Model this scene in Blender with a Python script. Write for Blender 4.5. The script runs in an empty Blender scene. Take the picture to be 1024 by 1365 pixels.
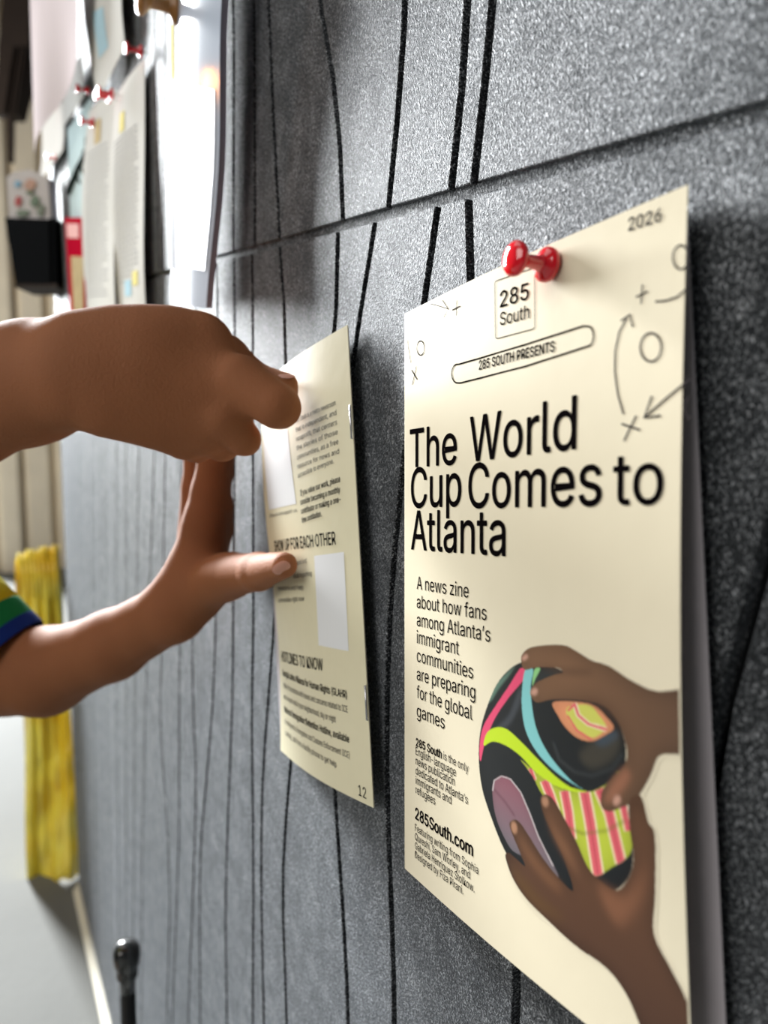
import bpy, bmesh, math, random, os
import numpy as np
from mathutils import Vector, Matrix

random.seed(7); rng = np.random.default_rng(7)
C = bpy.context.scene.collection
SC = bpy.context.scene

# ------------------------------------------------------------------ camera
FP = 985.0                       # focal length in pixels of the 1024 x 1365 frame
HC = 0.986                       # camera height
WY = 0.15                        # wall front plane y
PITCH = math.radians(5.5)
YAW = math.atan(542*math.cos(PITCH)/FP)
Fv = np.array([-math.cos(YAW)*math.cos(PITCH), math.sin(YAW)*math.cos(PITCH), -math.sin(PITCH)])
Rv = np.array([math.sin(YAW), math.cos(YAW), 0.0])
Uv = np.cross(Rv, Fv)
CP = np.array([0, 0, HC])
cam_d = bpy.data.cameras.new('camera'); cam = bpy.data.objects.new('camera', cam_d); C.objects.link(cam)
cam.matrix_world = Matrix(((Rv[0], Uv[0], -Fv[0], 0), (Rv[1], Uv[1], -Fv[1], 0), (Rv[2], Uv[2], -Fv[2], HC), (0, 0, 0, 1)))
cam_d.sensor_fit = 'HORIZONTAL'; cam_d.sensor_width = 36.0
cam_d.lens = FP/1024*36.0
cam_d.clip_start = 0.01; cam_d.clip_end = 60
cam_d.dof.use_dof = True
cam_d.dof.focus_distance = 0.27
cam_d.dof.aperture_fstop = cam_d.lens/3.0
SC.camera = cam

# ------------------------------------------------------------------ world, lights, exposure
w = bpy.data.worlds.new('world'); SC.world = w; w.use_nodes = True
nt = w.node_tree; nt.nodes.clear()
bg = nt.nodes.new('ShaderNodeBackground'); wo = nt.nodes.new('ShaderNodeOutputWorld')
bg.inputs[0].default_value = (0.86, 0.93, 1.0, 1); bg.inputs[1].default_value = 0.08
nt.links.new(bg.outputs[0], wo.inputs[0])

def area(name, loc, target, sx, sy, power, col=(1, 1, 1)):
    l = bpy.data.lights.new(name, 'AREA'); l.shape = 'RECTANGLE'; l.size = sx; l.size_y = sy
    l.energy = power; l.color = col
    o = bpy.data.objects.new(name, l); C.objects.link(o); o.location = loc
    o.rotation_euler = (Vector(target)-Vector(loc)).to_track_quat('-Z', 'Y').to_euler()
    return o
area('assumed_daylight_opening', (-10.0, -1.4, 4.4), (-0.3, 0.15, 1.0), 1.2, 4.6, 4600, (0.95, 0.98, 1.0))  # opening out of view, assumed from the light raking in from far left
area('assumed_overhead_light', (-0.9, -0.9, 3.0), (-0.5, 0.15, 0.9), 1.6, 1.2, 9, (1.0, 0.97, 0.93))  # unseen overhead light, assumed from the bright top edges of the hands
area('far_wall_fill', (-4.2, -1.3, 2.6), (-6.3, 0.2, 1.3), 1.0, 1.0, 30, (1.0, .95, .86))  # unseen fill, added to brighten the far wall and its slats
area('frontal_fill', (-0.2, -2.7, 2.2), (-0.3, 0.15, 0.95), 2.6, 1.6, 50, (1.0, 0.96, 0.9))  # frontal fill from behind the camera, added to light the paper faces
SC.view_settings.view_transform = 'Standard'; SC.view_settings.look = 'None'
SC.view_settings.gamma = 1.0; SC.view_settings.use_curve_mapping = False
SC.view_settings.exposure = 0.0

# ------------------------------------------------------------------ helpers
def ray(x, y): return Fv + Rv*(x-512)/FP - Uv*(y-682.5)/FP
def at(x, y, z): return CP + ray(x, y)*z                         # pixel + depth -> point
def onwall(x, y, off=0.0):                                       # pixel -> point, off metres in front of the wall
    r = ray(x, y); return CP + r*((WY-off)/r[1])
def proj(p):
    q = np.asarray(p)-CP; z = q@Fv
    return np.array([512+FP*(q@Rv)/z, 682.5-FP*(q@Uv)/z])
def lin(c): return tuple(((v/255)/12.92 if v/255 <= .04045 else ((v/255+.055)/1.055)**2.4) for v in c)
def srgb(*c): return (*lin(c), 1.0)

def tag(o, label=None, cat=None, group=None, kind=None):
    if label: o['label'] = label
    if cat: o['category'] = cat
    if group: o['group'] = group
    if kind: o['kind'] = kind
    return o
def mesh_obj(name, verts, faces, mat, parent=None, smooth=False):
    me = bpy.data.meshes.new(name)
    me.from_pydata([tuple(map(float, v)) for v in verts], [], faces); me.update()
    if smooth: me.polygons.foreach_set('use_smooth', [True]*len(me.polygons))
    if mat: me.materials.append(mat)
    o = bpy.data.objects.new(name, me); C.objects.link(o)
    if parent: adopt(o, parent)
    return o
def adopt(o, parent):
    o.parent = parent
    if parent.type == 'EMPTY':
        o.matrix_parent_inverse = Matrix.Translation(parent.location).inverted()
def empty(name, loc, label, cat, group=None):
    o = bpy.data.objects.new(name, None); C.objects.link(o); o.location = tuple(map(float, loc)); o.empty_display_size = .02
    return tag(o, label, cat, group)
class MB:
    def __init__(s): s.v = []; s.f = []
    def add(s, V, Fc):
        n = len(s.v); s.v += [tuple(map(float, v)) for v in V]; s.f += [tuple(i+n for i in f) for f in Fc]
    def box(s, lo, hi):
        (a, b, c), (d, e, f) = lo, hi
        s.add([(a, b, c), (d, b, c), (d, e, c), (a, e, c), (a, b, f), (d, b, f), (d, e, f), (a, e, f)],
              [(0, 3, 2, 1), (4, 5, 6, 7), (0, 1, 5, 4), (1, 2, 6, 5), (2, 3, 7, 6), (3, 0, 4, 7)])
    def lathe(s, base, axis, prof, n=24):
        ax = np.array(axis, float); ax /= np.linalg.norm(ax)
        t = np.cross(ax, [0, 0, 1]) if abs(ax[2]) < .9 else np.cross(ax, [1, 0, 0]); t /= np.linalg.norm(t); b = np.cross(ax, t)
        V = []; Fc = []
        for (h, r) in prof:
            for k in range(n):
                a = 2*math.pi*k/n; V.append(np.array(base)+ax*h+(t*math.cos(a)+b*math.sin(a))*r)
        for i in range(len(prof)-1):
            for k in range(n):
                Fc.append((i*n+k, i*n+(k+1) % n, (i+1)*n+(k+1) % n, (i+1)*n+k))
        Fc.append(tuple(range(n))[::-1]); Fc.append(tuple((len(prof)-1)*n+k for k in range(n)))
        s.add(V, Fc)
    def tube(s, pts, r, n=8):
        pts = [np.array(p, float) for p in pts]; V = []; Fc = []
        for i, p in enumerate(pts):
            d = pts[min(i+1, len(pts)-1)]-pts[max(i-1, 0)]; d /= np.linalg.norm(d)
            t = np.cross(d, [0.13, 0.2, 1]); t /= np.linalg.norm(t); b = np.cross(d, t)
            rr = r[i] if hasattr(r, '__len__') else r
            for k in range(n):
                a = 2*math.pi*k/n; V.append(p+(t*math.cos(a)+b*math.sin(a))*rr)
        for i in range(len(pts)-1):
            for k in range(n): Fc.append((i*n+k, i*n+(k+1) % n, (i+1)*n+(k+1) % n, (i+1)*n+k))
        Fc.append(tuple(range(n))[::-1]); Fc.append(tuple((len(pts)-1)*n+k for k in range(n)))
        s.add(V, Fc)
    def build(s, name, mat, parent=None, smooth=False): return mesh_obj(name, s.v, s.f, mat, parent, smooth)

# ------------------------------------------------------------------ materials
def new_mat(name):
    m = bpy.data.materials.new(name); m.use_nodes = True
    return m, m.node_tree, m.node_tree.nodes['Principled BSDF']
def simple(name, col, rough=.5, noise=0.0, nscale=30, bump=0.0, bscale=200, spec=.5, coat=0, metal=0, sss=0, alpha=None):
    m, t, p = new_mat(name)
    p.inputs['Roughness'].default_value = rough; p.inputs['Metallic'].default_value = metal
    p.inputs['Specular IOR Level'].default_value = spec; p.inputs['Coat Weight'].default_value = coat
    p.inputs['Coat Roughness'].default_value = .08
    tc = t.nodes.new('ShaderNodeTexCoord')
    n = t.nodes.new('ShaderNodeTexNoise'); n.inputs['Scale'].default_value = nscale; n.inputs['Detail'].default_value = 5
    t.links.new(tc.outputs['Object'], n.inputs['Vector'])
    mx = t.nodes.new('ShaderNodeMix'); mx.data_type = 'RGBA'
    c = np.array(lin(col)); a = np.clip(c*(1-noise), 0, 1); b = np.clip(c*(1+noise), 0, 1)
    mx.inputs[6].default_value = (*a, 1); mx.inputs[7].default_value = (*b, 1)
    t.links.new(n.outputs['Fac'], mx.inputs[0]); t.links.new(mx.outputs[2], p.inputs['Base Color'])
    if bump:
        n2 = t.nodes.new('ShaderNodeTexNoise'); n2.inputs['Scale'].default_value = bscale; n2.inputs['Detail'].default_value = 4
        t.links.new(tc.outputs['Object'], n2.inputs['Vector'])
        bp = t.nodes.new('ShaderNodeBump'); bp.inputs['Strength'].default_value = 1; bp.inputs['Distance'].default_value = bump
        t.links.new(n2.outputs['Fac'], bp.inputs['Height']); t.links.new(bp.outputs[0], p.inputs['Normal'])
    if sss:
        p.inputs['Subsurface Weight'].default_value = sss; p.inputs['Subsurface Radius'].default_value = (.008, .003, .0015); p.inputs['Subsurface Scale'].default_value = 1
    if alpha is not None: p.inputs['Alpha'].default_value = alpha
    return m

def felt_mat():
    m, t, p = new_mat('grey_felt')
    p.inputs['Roughness'].default_value = .55; p.inputs['Specular IOR Level'].default_value = 1.0
    p.inputs['Sheen Weight'].default_value = .5; p.inputs['Sheen Roughness'].default_value = .5
    p.inputs['Sheen Tint'].default_value = (.85, .92, 1, 1)
    tc = t.nodes.new('ShaderNodeTexCoord')
    outs = []
    for k, (ang, sx, sz) in enumerate(((30, 2200, 520), (-26, 2000, 480), (75, 2200, 600))):
        mp = t.nodes.new('ShaderNodeMapping'); mp.vector_type = 'TEXTURE'
        mp.inputs['Rotation'].default_value = (0, math.radians(ang), 0)
        mp.inputs['Scale'].default_value = (1/sx, 1/1000, 1/sz); mp.inputs['Location'].default_value = (k*.37, 0, k*.11)
        n = t.nodes.new('ShaderNodeTexNoise'); n.inputs['Scale'].default_value = 1; n.inputs['Detail'].default_value = 1.2; n.inputs['Roughness'].default_value = .5
        t.links.new(tc.outputs['Object'], mp.inputs[0]); t.links.new(mp.outputs[0], n.inputs['Vector']); outs.append(n)
    a = t.nodes.new('ShaderNodeMath'); a.operation = 'MAXIMUM'
    t.links.new(outs[0].outputs['Fac'], a.inputs[0]); t.links.new(outs[1].outputs['Fac'], a.inputs[1])
    b = t.nodes.new('ShaderNodeMath'); b.operation = 'MAXIMUM'
    t.links.new(a.outputs[0], b.inputs[0]); t.links.new(outs[2].outputs['Fac'], b.inputs[1])
    big = t.nodes.new('ShaderNodeTexNoise'); big.inputs['Scale'].default_value = 90; big.inputs['Detail'].default_value = 4
    t.links.new(tc.outputs['Object'], big.inputs['Vector'])
    ad = t.nodes.new('ShaderNodeMath'); ad.operation = 'MULTIPLY_ADD'; ad.inputs[1].default_value = .16
    t.links.new(big.outputs['Fac'], ad.inputs[0]); t.links.new(b.outputs[0], ad.inputs[2])
    rp = t.nodes.new('ShaderNodeValToRGB'); e = rp.color_ramp.elements
    e[0].position = .60; e[0].color = srgb(10, 11, 13); e[1].position = .84; e[1].color = srgb(205, 208, 212)
    x = rp.color_ramp.elements.new(.71); x.color = srgb(26, 28, 31)
    t.links.new(ad.outputs[0], rp.inputs[0]); t.links.new(rp.outputs[0], p.inputs['Base Color'])
    mr = t.nodes.new('ShaderNodeMapRange'); mr.inputs['From Min'].default_value = .62; mr.inputs['From Max'].default_value = .82
    mr.inputs['To Min'].default_value = .08; mr.inputs['To Max'].default_value = .75
    t.links.new(ad.outputs[0], mr.inputs['Value']); t.links.new(mr.outputs[0], p.inputs['Specular IOR Level'])
    mr2 = t.nodes.new('ShaderNodeMapRange'); mr2.inputs['From Min'].default_value = .60; mr2.inputs['From Max'].default_value = .80
    mr2.inputs['To Min'].default_value = .3; mr2.inputs['To Max'].default_value = .75
    t.links.new(ad.outputs[0], mr2.inputs['Value']); t.links.new(mr2.outputs[0], p.inputs['Sheen Weight'])
    bp = t.nodes.new('ShaderNodeBump'); bp.inputs['Distance'].default_value = .0017; bp.inputs['Strength'].default_value = 1
    t.links.new(ad.outputs[0], bp.inputs['Height']); t.links.new(bp.outputs[0], p.inputs['Normal'])
    return m

M_felt = felt_mat()
M_core = simple('felt_core', (16, 17, 19), .95, .4, 600, .0004, 900, spec=.1)
M_cream = simple('cream_paper', (224, 214, 188), .42, .025, 60, .00012, 60, spec=.08)
M_cream2 = simple('cream_page', (231, 224, 192), .45, .03, 140, .0001, 80, spec=.4)
M_inner = simple('inner_page_shade_tint', (196, 190, 196), .5, .05, 40)  # lilac grey puts the shade behind the front sheet into the page colour
M_ink = simple('black_ink', (14, 11, 12), .7, .15, 300, spec=0)
M_ink2 = simple('faded_ink', (58, 54, 56), .7, .2, 400, spec=0)
M_white = simple('white_paper', (236, 238, 240), .5, .02, 40, spec=.3)
M_steel = simple('steel_wire', (200, 200, 205), .25, .05, 100, metal=1)
M_red = simple('red_plastic', (222, 10, 30), .12, .05, 60, spec=.7, coat=.6)
M_brass = simple('wooden_peg', (150, 105, 55), .4, .3, 80)
M_black = simple('black_plastic', (11, 14, 18), .6, .2, 40)
M_skin = simple('brown_skin', (154, 100, 68), .7, .12, 35, .0003, 700, spec=.15, sss=.15)
M_nail = simple('fingernail', (206, 150, 130), .3, .04, 60, spec=.5)
M_yel = simple('yellow_shirt', (205, 196, 32), .85, .12, 300, .0002, 1200, spec=.2)
M_grn = simple('green_stripe', (20, 122, 66), .85, .12, 300, .0002, 1200, spec=.2)
M_blu = simple('blue_stripe', (18, 48, 128), .85, .12, 300, .0002, 1200, spec=.2)
M_short = simple('navy_shorts', (30, 36, 60), .9, .1, 200)
M_shoe = simple('dark_shoe', (40, 40, 44), .6, .1, 100)
M_hair = simple('black_hair', (22, 17, 15), .6, .4, 300, .002, 120)
M_floor = simple('concrete_floor', (112, 113, 110), .8, .22, 2.6, .0006, 60, spec=.2)
M_beige = simple('beige_slat', (238, 226, 204), .6, .12, 5)
M_beige2 = simple('beige_wall', (196, 182, 158), .7, .12, 5)
M_brown = simple('brown_canvas', (50, 38, 31), .8, .3, 9)
M_trim = simple('cream_trim', (226, 222, 206), .5, .05, 20)

# ------------------------------------------------------------------ floor, far wall, felt board
def struct(o): return tag(o, kind='structure')
m = MB(); m.box((-6.3, -4.5, -.05), (2.2, 1.6, 0)); struct(m.build('floor', M_floor))
m = MB(); m.box((-6.35, -.06, 0), (-6.25, 1.6, 4.2)); wf = struct(m.build('wall_far', M_beige2))
yy = -.05; k = 0
while yy < 1.5:
    wd = .13+.05*((k*7) % 3)/2; m = MB(); pr = .03+.03*(k % 2)
    m.box((-6.25, yy, 0), (-6.25+pr, yy+wd, 4.2))
    m.box((-6.25+pr, yy+.02, 0.0), (-6.25+pr+.02, yy+wd-.02, 4.2))
    m.build('slat', M_beige, wf); yy += wd+.035; k += 1

S_END = 1.665; S_START = -1.3; Z_TOP = 2.15
def px_line(pts):
    q = [onwall(*p) for p in pts]; q = sorted([(p[2], -p[0]) for p in q])
    return np.array(q)                                             # columns z, s
def seam(s): return HC+.0558+.1337*s
def gen_line(s0, amp, ph, fr=2.2):
    z = np.linspace(-.1, Z_TOP+.1, 40); return np.stack([z, s0+amp*np.sin(z*fr*math.pi+ph)+.4*amp*np.sin(z*5.1+ph*2)], 1)
low_px = [
 [(1075, 560), (1024, 733), (986, 856), (961, 942), (930, 1150), (918, 1365)],
 [(625, 265), (625, 375), (650, 700), (680, 1100), (691, 1292), (688, 1365)],
 [(590, 276), (572, 368), (562, 407), (538, 619), (522, 768), (517, 868), (515, 980), (516, 1099), (520, 1151), (527, 1365)],
 [(507, 300), (485, 382), (473, 450), (455, 620), (441, 800), (440, 950), (446, 1058), (455, 1175), (466, 1365)],
 [(452, 311), (448, 438), (425, 650), (398, 900), (388, 1014), (378, 1126), (376, 1200), (383, 1365)],
 [(372, 329), (383, 450), (378, 600), (368, 800), (357, 940), (349, 1049), (348, 1189), (352, 1365)],
 [(337, 347), (337, 450), (338, 853), (335, 940), (337, 1064), (338, 1158), (337, 1365)],
 [(313, 352), (313, 600), (311, 809), (310, 940), (304, 1080), (300, 1220), (303, 1365)],
 [(290, 360), (290, 600), (288, 824), (284, 940), (276, 1033), (267, 1127), (266, 1250), (267, 1365)],
 [(262, 365), (262, 600), (256, 853), (257, 940), (262, 1033), (259.5, 1127), (253, 1298), (251, 1365)],
 [(243, 370), (241, 640), (239, 940), (239, 1096), (234, 1251), (229, 1365)],
 [(224, 373), (220, 640), (213, 971), (222, 1080), (227, 1190), (222, 1365)],
 [(208, 375), (206, 600), (192, 1002), (190, 1127), (188, 1365)],
 [(188, 378), (185, 600), (179, 1000), (179, 1127), (176, 1365)],
 [(172, 380), (168, 620), (168, 1000), (168, 1300)],
 [(158, 380), (155, 620), (155, 940), (158, 1127), (160, 1365)],
 [(144, 380), (140, 620), (142, 940), (146, 1127), (148, 1300)]]
up_px = [
 [(664, 0), (647, 106), (631, 198), (630, 248)],
 [(627, 0), (622, 71), (608, 198), (597, 262)],
 [(543, 0), (535, 106), (526, 212), (514, 283)],
 [(422, 0), (441, 71), (452, 156), (459, 297)],
 [(358, 0), (365, 177), (374, 325)],
 [(339, 0), (340, 325)],
 [(312, 0), (311, 340)], [(285, 0), (287, 350)], [(262, 0), (258, 355)], [(240, 0), (236, 362)],
 [(221, 0), (219, 180), (217, 370)], [(206, 0), (209, 200), (212, 372)], [(188, 0), (190, 372)], [(170, 0), (172, 378)],
 [(152, 0), (152, 380)], [(138, 0), (136, 380)], [(120, 0), (124, 385)]]
def prep(lines, right, zlo, zhi, ext_sign):
    L = [gen_line(s, .02, s*9) for s in right] + [px_line(l) for l in lines]
    Z = np.linspace(zlo, zhi, 90); out = []
    for q in L:
        z, s = q[:, 0], q[:, 1]; v = np.interp(Z, z, s)
        # carry on past the traced ends with a soft wave
        hi = Z > z[-1]; v[hi] = s[-1]+.015*np.sin((Z[hi]-z[-1])*6)*(1 if s[-1] > .3 else .4)
        lo = Z < z[0]; v[lo] = s[0]+.012*np.sin((z[0]-Z[lo])*6)*(1 if s[0] > .3 else .4)
        ker = np.hanning(7); ker /= ker.sum(); v = np.convolve(np.pad(v, 3, 'edge'), ker, 'valid'); out.append(v)
    out = np.array(out)
    for i in range(1, len(out)): out[i] = np.maximum(out[i], out[i-1]+.0085)
    s = out[-1].copy(); k = 0
    while s.max() < S_END-.09:
        s = s+.052+.018*math.sin(k*2.1)+.008*np.sin(Z*4+k); out = np.vstack([out, s]); k += 1
    out = np.vstack([np.full(len(Z), S_START), out, np.full(len(Z), S_END)])
    return Z, out
wall = struct(mesh_obj('wall_right', [], [], M_core))
m = MB(); m.box((-S_END, WY+.0045, 0), (-S_START, WY+.05, Z_TOP))
me = bpy.data.meshes.new('wall_right'); me.from_pydata(m.v, [], m.f); me.materials.append(M_core); wall.data = me
GW = .0021; SWD = .0023; BV = .0003
def strip(Z, a, b, lower):
    nc = 6; us = np.linspace(0, 1, nc)
    fa = lambda z: np.interp(z, Z, a)+GW; fb = lambda z: np.interp(z, Z, b)-GW
    cols = [(0, .0045), (0, BV)]+[(u, 0) for u in us]+[(1, BV), (1, .0045)]
    nr = 34; rows = [(0, .0045), (0, BV)]+[(u, 0) for u in np.linspace(0, 1, nr)]+[(1, BV), (1, .0045)]
    V = []
    for (r, dr) in rows:
        for ci, (u, dc) in enumerate(cols):
            s_mid = (np.interp(HC+.1, Z, a)*(1-u)+np.interp(HC+.1, Z, b)*u)
            z = 0
            for _ in range(3):
                if lower: z0, z1 = 0.0, seam(s_mid)-SWD
                else: z0, z1 = seam(s_mid)+SWD, Z_TOP
                ins = BV if (dr == 0) else 0
                z = z0+ins+(z1-z0-2*ins)*r
                s0, s1 = fa(z), fb(z); insc = BV if dc == 0 else 0
                s_mid = s0+insc+(s1-s0-2*insc)*u
            V.append((-s_mid, WY+max(dr, dc), z))
    n = len(cols); Fc = [(i*n+j, (i+1)*n+j, (i+1)*n+j+1, i*n+j+1) for i in range(len(rows)-1) for j in range(n-1)]
    o = mesh_obj('felt_strip', V, Fc, M_felt, wall, False)
Z, Lw = prep(low_px, [-1.0, -.7, -.42, -.2, -.02], 0, HC+.35, 1)
for i in range(len(Lw)-1): strip(Z, Lw[i], Lw[i+1], True)
Z, Up = prep(up_px, [-1.05, -.72, -.45, -.15, .01], HC-.2, Z_TOP, 1)
for i in range(len(Up)-1): strip(Z, Up[i], Up[i+1], False)
m = MB(); ss = np.linspace(S_START, S_END, 30)
m.add([(-a, WY+.0028, seam(a)+q*.0026) for a in ss for q in (-1, 1)], [(2*i, 2*i+1, 2*i+3, 2*i+2) for i in range(29)]); m.build('seam_inset', M_felt, wall)
m = MB(); m.box((-S_END, WY-.006, 0), (-S_START, WY+.0, .022)); m.box((-S_END, WY-.012, 0), (-S_START, WY+.0, .012))
struct(m.build('baseboard_right', M_trim))

# ------------------------------------------------------------------ sheets of paper
class Sheet:
    def __init__(s, corners, bulge=None):                         # TL TR BR BL as (px, py, offset from wall)
        s.c = [onwall(*c) for c in corners]; s.b = bulge or (lambda u, v: 0.0)
        s.W = (np.linalg.norm(s.c[1]-s.c[0])+np.linalg.norm(s.c[2]-s.c[3]))/2
        s.H = (np.linalg.norm(s.c[3]-s.c[0])+np.linalg.norm(s.c[2]-s.c[1]))/2
    def P(s, u, v, lift=0.0):
        a, b, c, d = s.c
        p = a*(1-u)*(1-v)+b*u*(1-v)+c*u*v+d*(1-u)*v
        return p+np.array([0, -(s.b(u, v)+lift), 0])
    def inv(s, x, y):
        q = np.array([.5, .5]); t = np.array([x, y], float); e = 1e-4
        for _ in range(14):
            f0 = proj(s.P(*q)); J = np.stack([(proj(s.P(q[0]+e, q[1]))-f0)/e, (proj(s.P(q[0], q[1]+e))-f0)/e], 1)
            q = q+np.clip(np.linalg.solve(J, t-f0), -.5, .5)
        return q
    def mesh(s, name, mat, parent=None, nu=20, nv=24, th=.00025):
        V = []; n = nu+1
        for side in (0, 1):
            for j in range(nv+1):
                for i in range(nu+1): V.append(s.P(i/nu, j/nv, 0 if side == 0 else -th))
        N = n*(nv+1); Fc = []
        for j in range(nv):
            for i in range(nu):
                a = j*n+i; Fc.append((a, a+n, a+n+1, a+1)); Fc.append((N+a, N+a+1, N+a+n+1, N+a+n))
        def edge(ring, flip):
            b0 = len(V)
            for r in ring: V.append(V[r]); V.append(V[N+r])
            for k in range(len(ring)-1):
                q = (b0+2*k, b0+2*k+2, b0+2*k+3, b0+2*k+1); Fc.append(q if not flip else q[::-1])
        edge(range(nu+1), False); edge(range(nv*n, nv*n+n), True)
        edge([j*n for j in range(nv+1)], True); edge([j*n+nu for j in range(nv+1)], False)
        return mesh_obj(name, V, Fc, mat, parent, False)
    def smooth_mesh(s, *a, **k):
        o = s.mesh(*a, **k); me = o.data
        me.polygons.foreach_set('use_smooth', [True]*len(me.polygons))
        return o

FONT = None
try:
    fp = os.path.join(bpy.utils.system_resource('DATAFILES'), 'fonts', 'Inter.woff2')
    if os.path.exists(fp): FONT = bpy.data.fonts.load(fp)
except Exception: FONT = None
_gl = {}
def glyphs(txt, bold):
    if (txt, bold) in _gl: return _gl[(txt, bold)]
    c = bpy.data.curves.new('t', 'FONT'); c.body = txt; c.resolution_u = 3
    if FONT: c.font = FONT
    c.offset = bold
    o = bpy.data.objects.new('t', c); C.objects.link(o); bpy.context.view_layer.update()
    me = o.evaluated_get(bpy.context.evaluated_depsgraph_get()).to_mesh()
    V = np.array([v.co[:] for v in me.vertices]); Fc = [tuple(p.vertices) for p in me.polygons]
    bpy.data.objects.remove(o); _gl[(txt, bold)] = (V, Fc); return V, Fc
CAP = None
class Print:
    def __init__(s, sheet, mat, parent, lift=.00013): s.s = sheet; s.l = lift; s.m = MB(); s.mat = mat; s.par = parent
    def uv(s, x, y): return s.s.inv(x, y)
    def text(s, txt, p0, p1, cap, bold=0.0):
        global CAP
        if CAP is None:
            V, _ = glyphs('H', 0.0); CAP = V[:, 1].max()
        V, Fc = glyphs(txt, 0.0)
        x0, x1 = V[:, 0].min(), V[:, 0].max()
        a = s.uv(*p0); b = s.uv(*p1); c = np.array([a[0], s.uv(p0[0], p0[1]-cap)[1]])
        for n, (dx, dy) in enumerate([(0, 0)] if not bold else [(0, 0), (-1, 0), (1, 0), (0, -.8), (0, .8)]):
            P = []
            for v in V:
                q = a+(b-a)*(v[0]+dx*bold-x0)/(x1-x0)+(c-a)*(v[1]+dy*bold)/CAP
                P.append(s.s.P(q[0], q[1], s.l+n*2e-6))
            s.m.add(P, Fc)
        s.build('text_line')
    def stroke(s, pts, w=1.8, closed=False):                     # pts and width in photo pixels, width made metric at the first point
        q = [s.uv(*p) for p in pts]; W, H = s.s.W, s.s.H
        q = np.array([(a[0]*W, a[1]*H) for a in q])
        e = s.uv(pts[0][0], pts[0][1]+w); e0 = s.uv(*pts[0]); hw = abs(e[1]-e0[1])*H/2
        n = len(q); V = []
        for i in range(n):
            d = (q[(i+1) % n]-q[i-1]) if closed else (q[min(i+1, n-1)]-q[max(i-1, 0)])
            d = d/np.linalg.norm(d); nn = np.array([-d[1], d[0]])*hw
            for r in (q[i]+nn, q[i]-nn): V.append(s.s.P(r[0]/W, r[1]/H, s.l))
        Fc = [(2*i, 2*i+1, (2*i+3) % (2*n), (2*i+2) % (2*n)) for i in range(n if closed else n-1)]
        s.m.add(V, Fc)
    def ellipse(s, cx, cy, rx, ry, w=1.8, a0=0, a1=360, n=28):
        P = [(cx+rx*math.cos(math.radians(a0+(a1-a0)*k/n)), cy+ry*math.sin(math.radians(a0+(a1-a0)*k/n))) for k in range(n if a1-a0 == 360 else n+1)]
        s.stroke(P, w, a1-a0 == 360)
    def label(s, pts, n=10):
        q = [s.uv(*p) for p in pts]; V = []
        for j in range(n+1):
            for i in range(n+1):
                u, v = i/n, j/n; V.append(s.s.P(*(q[0]*(1-u)*(1-v)+q[1]*u*(1-v)+q[2]*u*v+q[3]*(1-u)*v), s.l*.6))
        s.m.add(V, [(j*(n+1)+i, (j+1)*(n+1)+i, (j+1)*(n+1)+i+1, j*(n+1)+i+1) for j in range(n) for i in range(n)]); s.build('blank_label')
    def build(s, name):
        if s.m.v: s.m.build(name, s.mat, s.par)
        s.m = MB()

# ------------------------------------------------------------------ front zine
def zb(u, v): return .0022*math.sin(math.pi*u)*(1-.3*v)+.0035*math.sin(math.pi*min(v*1.0, 1))*u*u
cover = Sheet([(540, 418, .0045), (917, 246, .0062), (925, 1480, .0150), (540, 1158, .0045)], zb)
z1 = empty('zine', onwall(540, 1158, .003), 'cream zine with big black headline and ball photograph, held by a red pushpin', 'zine')
fc = cover.smooth_mesh('front_cover', M_cream, z1, 40, 60)
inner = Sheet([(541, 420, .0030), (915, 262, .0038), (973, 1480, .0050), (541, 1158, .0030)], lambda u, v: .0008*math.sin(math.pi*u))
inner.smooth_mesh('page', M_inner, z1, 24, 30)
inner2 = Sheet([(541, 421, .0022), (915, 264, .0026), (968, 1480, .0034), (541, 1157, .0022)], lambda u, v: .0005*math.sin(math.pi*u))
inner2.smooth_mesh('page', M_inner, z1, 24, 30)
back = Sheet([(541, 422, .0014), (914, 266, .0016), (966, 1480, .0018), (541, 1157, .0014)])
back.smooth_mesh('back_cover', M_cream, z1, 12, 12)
m = MB(); m.tube([cover.P(-.001, k/12, -.0008) for k in range(13)], .0008, 8); m.build('spine', M_cream, z1, True)

pr = Print(cover, M_ink, z1)
for t in [("The", (547, 623), (609, 618.5), 50), ("World", (627, 615.5), (768, 598), 59), ("Cup", (548.5, 677), (615, 674), 52),
          ("Comes", (625, 677), (802, 673.5), 58), ("to", (818, 673), (884, 671.5), 68), ("Atlanta", (548.5, 732), (674, 741), 51)]:
    pr.text(*t, .006)
pr = Print(cover, M_ink, z1)
for t in [("A news zine", (556, 785), (625, 797), 17), ("about how fans", (556, 810), (649, 827), 17), ("among Atlanta\u2019s", (556, 834), (654, 856), 17),
          ("immigrant", (556, 857), (612, 873), 17), ("communities", (556, 881.5), (631, 905), 17), ("are preparing", (556, 906), (634, 932), 17),
          ("for the global", (556, 930), (630, 960), 17), ("games", (556, 955), (593, 972), 17),
          ("is the only", (591.5, 1012), (625, 1030), 10.5), ("English-language", (554.5, 1005.5), (608, 1035), 10.5), ("news publication", (554.5, 1018.5), (606.5, 1047.5), 10.5),
          ("dedicated to Atlanta\u2019s", (554.5, 1031.6), (624, 1072), 10.5), ("immigrants and", (554.5, 1044.5), (602, 1072), 10.5), ("refugees", (554.5, 1057), (580.6, 1073), 10.5),
          ("Featuring writing from Sophia", (553.6, 1107), (638, 1165.5), 9.5), ("Qureshi, Sam Worley, and", (553.6, 1119), (627, 1171.6), 9.5),
          ("Gabriela Henriquez Stolkow.", (553.6, 1131), (633, 1190), 9.5), ("Designed by Fiza Pirani.", (553.6, 1143), (618, 1192.5), 9.5)]:
    pr.text(*t, .0)
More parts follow.
